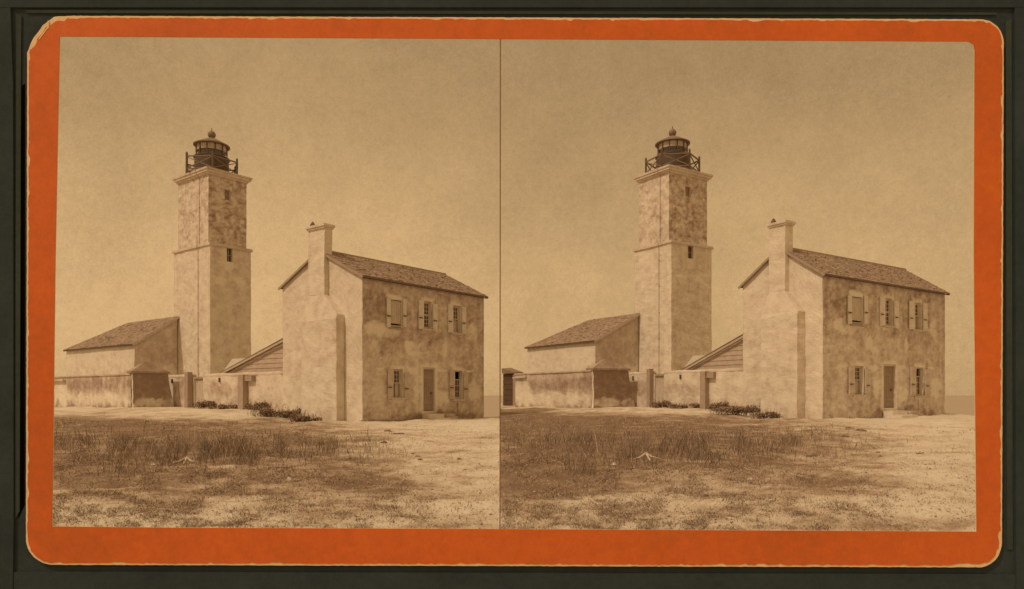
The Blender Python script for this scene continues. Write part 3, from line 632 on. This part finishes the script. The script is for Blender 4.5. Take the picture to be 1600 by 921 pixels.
for nm in ('left', 'right'):
    S = SIDES[nm]; house(S); lighthouse(S); outbuilding(S); compound_wall(S)
# dark board shed at the far left edge of the right-hand view
S = SIDES['right']; Zs = 44.5; k = Frame((803-800)/F*Zs, Zs, .35)
t = thing('board_shed', k(0, 1, .9), 'dark board shed at the left edge of the right-hand view, beyond the wall end', 'shed')
b = MB()
for i in range(7): b.box(k, -.03-.004*(i % 2), .05, .05, .72, .6+i*.34, .6+(i+1)*.34-.02)
b.box(k, .05, 1.3, .05, .72, .6, 2.95); b.build('board_wall', 'timber_dark', t)
b = MB(); b.hexa([k(-.2, -.1, 2.98), k(1.5, -.1, 2.98), k(1.5, .75, 2.98), k(-.2, .75, 2.98), k(-.2, -.1, 3.04), k(1.5, -.1, 3.1), k(1.5, .75, 3.4), k(-.2, .75, 3.3)], tint=.8); b.build('roof', 'shingle', t)
b = MB(); b.box(k, -.12, 0, -.12, .03, .6, 2.9); b.build('corner_post', 'timber', t)

# ------------------------------------------------------------------ plants, stones
def blades(name, pts, hts, wid, lean, tints, label, cat='grass'):
    n = len(pts); a = rng.random(n)*math.pi*2; dx_ = np.cos(a)*wid; dy_ = np.sin(a)*wid
    lx = rng.normal(0, lean, n)*hts; ly = rng.normal(0, lean, n)*hts; P = np.asarray(pts)
    V = np.empty((n, 5, 3)); V[:, 0] = P-np.stack([dx_, dy_, 0*dx_+.01], 1); V[:, 1] = P+np.stack([dx_, dy_, 0*dx_-.01], 1)
    mid = P+np.stack([lx*.35, ly*.35, hts*.55], 1); V[:, 2] = mid+np.stack([dx_, dy_, 0*dx_], 1)*.7; V[:, 3] = mid-np.stack([dx_, dy_, 0*dx_], 1)*.7
    V[:, 4] = P+np.stack([lx, ly, hts], 1)
    i0 = np.arange(n)*5; fs = [(i, i+1, i+2, i+3) for i in i0.tolist()]+[(i+3, i+2, i+4) for i in i0.tolist()]
    me = bpy.data.meshes.new(name); me.from_pydata(V.reshape(-1, 3).tolist(), [], fs)
    t_ = me.attributes.new('tint', 'FLOAT', 'POINT'); t_.data.foreach_set('value', np.repeat(tints, 5).astype(np.float32)); me.materials.append(M['blade'])
    o = bpy.data.objects.new(name, me); C.objects.link(o); return tag(o, label, cat, None, 'stuff')
def scatter(n, dx, dy, fn, x0=60, x1=800, y0=640, y1=840):
    px = rng.uniform(x0, x1, n*4); py = rng.uniform(y0, y1, n*4); keep = rng.random(n*4) < fn(px, py); px = px[keep][:n]+dx; py = py[keep][:n]+dy
    Y = EYE*F/(py-Y0); 
    for _ in range(25): Y = .5*Y+.5*np.clip(F*(EYE-ground_z(px-800, np.full_like(px, 1.0), False)*0-ground_z((px-800)/F*Y, Y, False))/(py-Y0), 6, 60)
    X = (px-800)/F*Y; return np.stack([X, Y, ground_z(X, Y)], 1)
for nm in ('left', 'right'):
    S = SIDES[nm]; dx, dy = S['dx'], S['dy']; wd = S['word']; lim = (70, 781) if nm == 'left' else (63, 830)
    turf = lambda px, py: np.clip((.9-sm(430, 680, px-(py-690)*.9))*sm(648, 662, py+(px-100)*-.01), .09, 1)*np.clip(2.6*(fb(px*.03, py*.09, 4)-.36), .06, 1)
    P = scatter(60000, dx, dy, turf, *lim); n = len(P)
    blades('turf', P, rng.uniform(.012, .042, n), rng.uniform(.003, .006, n)*(P[:, 1]/12), 1.5, rng.choice([.35, .5, .7, 1.0, 1.4], n), 'short dry turf over the sandy yard in the %s view' % wd)
    tall = lambda px, py: np.clip(blob(px, py, 330, 712, 130, 18)+.9*blob(px, py, 440, 705, 110, 14)+.6*blob(px, py, 190, 700, 60, 14)+.55*blob(px, py, 530, 695, 50, 10)+.8*blob(px, py, 195, 742, 28, 7)+.3*blob(px, py, 110, 690, 50, 20), 0, 1)*np.clip(2.4*(fb(px*.05, py*.05, 3)-.3), .1, 1)
    P = scatter(19000, dx, dy, tall, *lim); n = len(P)
    blades('weeds', P, rng.uniform(.05, .40, n)*np.where(rng.random(n) < .12, 1.5, 1), rng.uniform(.003, .006, n)*(P[:, 1]/18), .5, rng.choice([.32, .45, .6, .8, 1.5], n, p=[.25, .3, .25, .12, .08]), 'tall dry weeds standing in the middle of the yard, %s view' % wd, 'weeds')
    P = scatter(3200, dx, dy, lambda px, py: .25+.75*(fb(px*.04, py*.12, 4) > .52), *lim); n = len(P); gb = MB()
    for (x, y_, z), a in zip(P.tolist(), rng.uniform(.006, .022, n).tolist()):
        j = [rnd.uniform(.6, 1.4)*a for _ in range(6)]
        gb.add([(x-j[0], y_, z), (x, y_-j[1], z), (x+j[2], y_, z), (x, y_+j[3], z), (x, y_, z+j[4]*.8)], [(0, 1, 4), (1, 2, 4), (2, 3, 4), (3, 0, 4)], tint=rnd.choice([.5, .6, .8, 1.1, 1.3]))
    tag(gb.build('gravel', 'blade'), 'small clods, shell bits and gravel strewn over the yard in the %s view' % wd, 'gravel', None, 'stuff')
    f = S['fr']; nb = 700; uu = rng.uniform(-.2, S['L']+.1, nb); uu = uu[fb(uu*1.7+dx, uu*0, 3) > .48]; n = len(uu); vv = -rng.uniform(.02, .16, n)
    X = f.o[0]+f.du[0]*uu+f.dv[0]*vv; Y = f.o[1]+f.du[1]*uu+f.dv[1]*vv; P = np.stack([X, Y, ground_z(X, Y)-.01], 1)
    blades('house_foot_grass', P, rng.uniform(.03, .13, n), np.full(n, .008), .5, rng.choice([.4, .6, .9, 1.3], n), 'thin weeds along the foot of the house front, %s view' % wd)
    base = lambda px, py: (np.abs(py-638.5+.0*px) < 2.5)*np.where(px < 275, 1, np.where(px < 380, .45, 0))*1.0
    P = scatter(1600, dx, dy, base, lim[0], 380, 634, 642); n = len(P)
    blades('wall_foot_grass', P, rng.uniform(.08, .26, n), np.full(n, .02), .35, rng.choice([.35, .5, .7, .9], n), 'dark grass along the foot of the yard wall, %s view' % wd)
# shrubs along the wall foot
def shrub(px, S, off, w_, hgt, n, label):
    f = S['fr'].sub(.25-off, 0); x, y_ = f.xy(0, f.on_v(px, 640)[0]); z = float(ground_z(x, y_)); t = thing('shrub', (x, y_, z), label, 'shrub', 'shrubs along the yard walls')
    b = MB(); st = MB()
    for i in range(14):
        a = rnd.uniform(0, 6.28); r = rnd.uniform(.1, .9)*w_/2; e = (x+math.cos(a)*r, y_+math.sin(a)*r*.5, z+hgt*rnd.uniform(.4, .95)*(1-.5*(r/(w_/2))**2)); st.tube([(x+math.cos(a)*r*.5, y_+math.sin(a)*r*.3, z-.05), e], [.012, .005], 4)
    lumps = [(rnd.uniform(-.42, .42)*w_, rnd.uniform(-.15, .15)*w_, rnd.uniform(.2, .62)*hgt, rnd.uniform(.12, .20)*w_) for _ in range(11)]
    for i in range(n):
        lx, ly, lz, lr = rnd.choice(lumps); d = Vector((rnd.gauss(0, 1), rnd.gauss(0, 1), rnd.gauss(0, 1))).normalized()*lr*rnd.random()**.4
        p = Vector((x+lx+d.x, y_+ly+d.y*.7, z+max(.02, lz+d.z*min(1, hgt/w_*1.6)))); s_ = rnd.uniform(.022, .05)
        a = Vector((rnd.gauss(0, 1), rnd.gauss(0, 1), rnd.gauss(0, 1))).normalized()*s_; c_ = a.orthogonal().normalized()*s_*.6
        b.add([p-a, p+c_, p+a, p-c_], [(0, 1, 2, 3)], tint=rnd.choice([.5, .7, 1, 1.4, 2]))
    for i in range(int(w_*26)):
        px_ = x+rnd.uniform(-.6, .6)*w_; py_ = y_+rnd.uniform(-.12, .12)*w_; hh = hgt*rnd.uniform(.35, 1.25); tx_ = rnd.gauss(0, .18); p0 = Vector((px_, py_, z-.02)); p1 = Vector((px_+tx_*hh, py_, z+hh)); st.tube([p0, p1], [.007, .003], 4)
        for k_ in range(12):
            p = p0.lerp(p1, rnd.uniform(.25, 1))+Vector((rnd.gauss(0, .03), rnd.gauss(0, .03), 0)); a = Vector((rnd.gauss(0, 1), rnd.gauss(0, 1), rnd.gauss(0, 1))).normalized()*rnd.uniform(.015, .032); c_ = a.orthogonal().normalized()*a.length*.5
            b.add([p-a, p+c_, p+a, p-c_], [(0, 1, 2, 3)], tint=rnd.choice([.6, .8, 1.2, 1.8, 2.4]))
    b.build('foliage', 'leaf', t); st.build('stems', 'timber_dark', t)
for nm in ('left', 'right'):
    S = SIDES[nm]; dx, dy, wd = S['dx'], S['dy'], S['word']
    for px, off, w_, h_, n, d in ((402, .4, 1.0, .42, 800, 'small round dark shrub beside the timber wall post'), (440, 1.15, 2.3, .50, 2100, 'widest dark spreading shrub at the wall foot near the house'),
                              (478, 1.5, 1.2, .34, 800, 'low dark shrub nearest the chimney base'), (318, .35, 1.2, .42, 1000, 'low scrubby shrub below the plank gate'), (354, .35, 1.5, .28, 900, 'thin low shrub between gate and timber post')):
        shrub(px+dx, S, off, w_, h_, n, d+', %s view' % wd)
def rock(px, py, wpx, hpx, m, label, cat='rock', group='stones lying in the yards'):
    x, y_, z = hit(px, py); s = y_/F; a = wpx*s/2; hgt = hpx*s; b = MB(); n, mm = 14, 7; sd_ = rnd.random()*50; vs = []
    for i in range(mm+1):
        for j in range(n):
            th = math.pi/2*i/mm; ph = 2*math.pi*j/n; r = 1+.9*(float(vnoise(sd_+2.2*math.cos(ph)*math.cos(th), sd_+2.2*math.sin(ph)+2*th))-.5)
            vs.append((x+a*r*math.cos(th)*math.cos(ph), y_+a*.7*r*math.cos(th)*math.sin(ph), z-.03+hgt*1.1*r*math.sin(th)))
    fs = [(i*n+j, i*n+(j+1) % n, (i+1)*n+(j+1) % n, (i+1)*n+j) for i in range(mm) for j in range(n)]; b.add(vs, fs)
    tag(b.build('rock', m), label, cat, group)
for nm in ('left', 'right'):
    S = SIDES[nm]; dx, dy, wd = S['dx'], S['dy'], S['word']
    for px, py, w_, h_, m, d in ((686, 656, 13, 4, 'rock', 'dark flat rock in front of the house door'), (548, 717, 22, 5, 'rock', 'widest dark hump of earth at the right end of the weeds'), (718, 718, 12, 4, 'rock', 'dark rock in bare sand right of the yard'),
                              (645, 704, 8, 3, 'rock', 'small dark stone above a pair in the sand'), (653, 712, 10, 3, 'rock', 'upper dark stone of a close pair in the sand'), (656, 717, 9, 3, 'rock', 'lower dark stone of a close pair in the sand'),
                              (239, 728, 9, 4, 'rock_pale', 'small white stone left of the driftwood'), (452, 754, 8, 5, 'rock_pale', 'pale stone below the weeds in mid yard'), (607, 675, 14, 3, 'rock', 'thin dark clod left of the door at the sand edge'),
                              (623, 679, 22, 3.5, 'rock', 'long low dark clod at the sand edge'), (600, 692, 12, 4, 'rock', 'dark tuft-like stone beyond the tall weeds'), (726, 735, 8, 2.5, 'rock', 'tiny dark stone low in the bare sand'),
                              (641, 660-4, 15, 2, 'rock_pale', 'flat white slab at the house wall left of the door'), (609, 657, 14, 2, 'rock_pale', 'flat white slab below the left ground-floor window'), (722, 659, 16, 1.5, 'rock_pale', 'flat white slab below the right ground-floor window')):
        rock(px+dx, py+dy, w_, h_, m, d+', %s view' % wd)
    x, y_, z = hit(290+dx, 722+dy); s = y_/F; b = MB()
    b.tube([(x-22*s, y_-.1, z+.02), (x-10*s, y_, z+4*s), (x, y_+.05, z+10*s), (x+8*s, y_, z+5*s), (x+22*s, y_-.05, z+.03)], [.012, .022, .03, .022, .01], 7)
    b.tube([(x, y_+.05, z+10*s), (x+2*s, y_-.1, z+4*s), (x+3*s, y_-.2, z)], [.025, .02, .012], 6)
    tag(b.build('driftwood', 'bone'), 'bleached bent driftwood branch lying in front of the weeds, %s view' % wd, 'driftwood', 'driftwood branches, one in each view')

# ------------------------------------------------------------------ the stereograph mount and the dark board it hangs on
YC = 3.0
def cp(px, py, d=0): return (((px-800)/F)*YC, YC+d, EYE+(Y0-py)/F*YC)
def arc(cx, cy, rx, ry, a0, a1, n=12): return [(cx+rx*math.cos(R(a0+(a1-a0)*i/n)), cy-ry*math.sin(R(a0+(a1-a0)*i/n))) for i in range(n+1)]
def dense(poly, st=7):
    o = []
    for i, p in enumerate(poly):
        q_ = poly[(i+1) % len(poly)]; n = max(1, int(math.dist(p, q_)/st)); o += [(p[0]+(q_[0]-p[0])*k/n, p[1]+(q_[1]-p[1])*k/n) for k in range(n)]
    return o
outer = arc(1533, 67, 36, 37, 90, 0)+arc(1530, 848, 36, 39, 0, -90)+arc(83, 842, 43, 41, -90, -180)+[(42, 82), (50, 62), (66, 40), (84, 26), (110, 24.5)]
outer = [(x+.5*(rnd.random()-.5), y_+.6*(rnd.random()-.5)) for x, y_ in dense(outer, 5)]
inner = dense([(93, 57), (782, 61), (1513, 65), (1521, 69), (1523, 78), (1522, 400), (1526, 831), (781, 827), (300, 825), (81, 823), (86, 400)])
cen = (800, 460)
def inset(poly, f_):
    o = []
    n = len(poly)
    for i, p in enumerate(poly):
        a, b_ = poly[i-1], poly[(i+1) % n]; t_ = Vector((b_[0]-a[0], b_[1]-a[1])).normalized(); nn = Vector((-t_.y, t_.x))
        if (cen[0]-p[0])*nn.x+(cen[1]-p[1])*nn.y < 0: nn = -nn
        d = f_(i, p); o.append((p[0]+nn.x*d, p[1]+nn.y*d))
    return o
def slab(b, loops, d0, d1, **k):
    """flat plate between depths d0 (front) and d1, outline loops[0], holes after"""
    vv = [[Vector(cp(x, y_)) for x, y_ in l] for l in loops]; flat = [(v.x, v.z) for l in vv for v in l]
    tri = geometry.tessellate_polygon([[Vector((v.x, v.z, 0)) for v in l] for l in vv]); n = len(flat)
    vs = [(x, YC+d0, z) for x, z in flat]+[(x, YC+d1, z) for x, z in flat]
    fs = [tuple(t_) for t_ in tri]+[tuple(i+n for i in t_[::-1]) for t_ in tri]; o = 0
    for l in loops:
        m = len(l); fs += [(o+i, o+(i+1) % m, o+(i+1) % m+n, o+i+n) for i in range(m)]; o += m
    b.add(vs, fs, **k)
t = thing('stereograph_mount', cp(800, 886), 'orange card mount with worn cream edges framing the two views', 'card mount')
ein = inset(outer, lambda i, p: 2.0+1.3*vnoise(i*.9, 3.3)+2.6*max(0, vnoise(i*.55, 9.1)-.66)*3+.8*vnoise(i*3.1, 1.7)+(3.5 if (p[0] < 100 and p[1] < 75) else 0)+(1.8 if (p[0] > 1500 and p[1] > 830) else 0))
b = MB(); slab(b, [ein, inner], 0, .002); b.build('card_face', 'card', t)
b = MB(); slab(b, [outer, inner], .0023, .0055); b.build('card_core', 'cream', t)
b = MB(); slab(b, [[(781, 59), (782.6, 59), (782, 829), (780.4, 829)]], .0005, .004); b.build('centre_divider', 'brown', t)
b = MB()
for q_ in ([(74.6, 33), (76.6, 33), (76.4, 44), (73.4, 46.5), (61.5, 62.5), (60.3, 61.6), (72.6, 45), (74.4, 43)],): slab(b, [q_], -.0015, 0)
b.build('corner_crease', 'cream', t)
tb = thing('backing_board', (0, YC+.05, 0), 'dark grey-green board standing behind the orange card mount', 'board')
b = MB(); hole = inset(inner, lambda i, p: -21); gy = Y0+F*(EYE+.02)/YC
slab(b, [dense([(-330, -300), (1930, -300), (1930, gy), (-330, gy)], 60), hole], .0185, .045); b.build('board_panel', 'cloth', tb)
b = MB()
slab(b, [[(-330, -300), (1930, -300), (1930, 10), (-330, 10)]], .008, .018)
slab(b, [[(-330, 10.5), (14, 10.5), (18, 130), (19, 812), (14, gy), (-330, gy)]], .008, .018)
slab(b, [[(1588, 10.5), (1930, 10.5), (1930, gy), (1591, gy)]], .008, .018)
slab(b, [[(14.6, 895), (1590, 899), (1590.5, gy), (14.6, gy)]], .011, .018)
b.build('board_rim', 'cloth', tb)
b = MB(); slab(b, [[(22, 20), (30, 22), (29, 130), (27, 800), (20, 812)]], .013, .018); slab(b, [[(34, 13), (1560, 17), (1560, 21), (40, 18)]], .013, .018); slab(b, [[(1575, 30), (1584, 28), (1586, 860), (1577, 860)]], .013, .018)
b.build('board_bead', 'cloth_l', tb)
b = MB(); slab(b, [[(29.6, 132), (34.5, 128), (34, 790), (24, 812)]], .0172, .018); b.build('slit_shade_strip', 'slit', tb)  # near-black strip carries the slit's shade in its colour, no gap is cut
for o in list(bpy.data.objects):
    if '_o' in o: del o['_o']
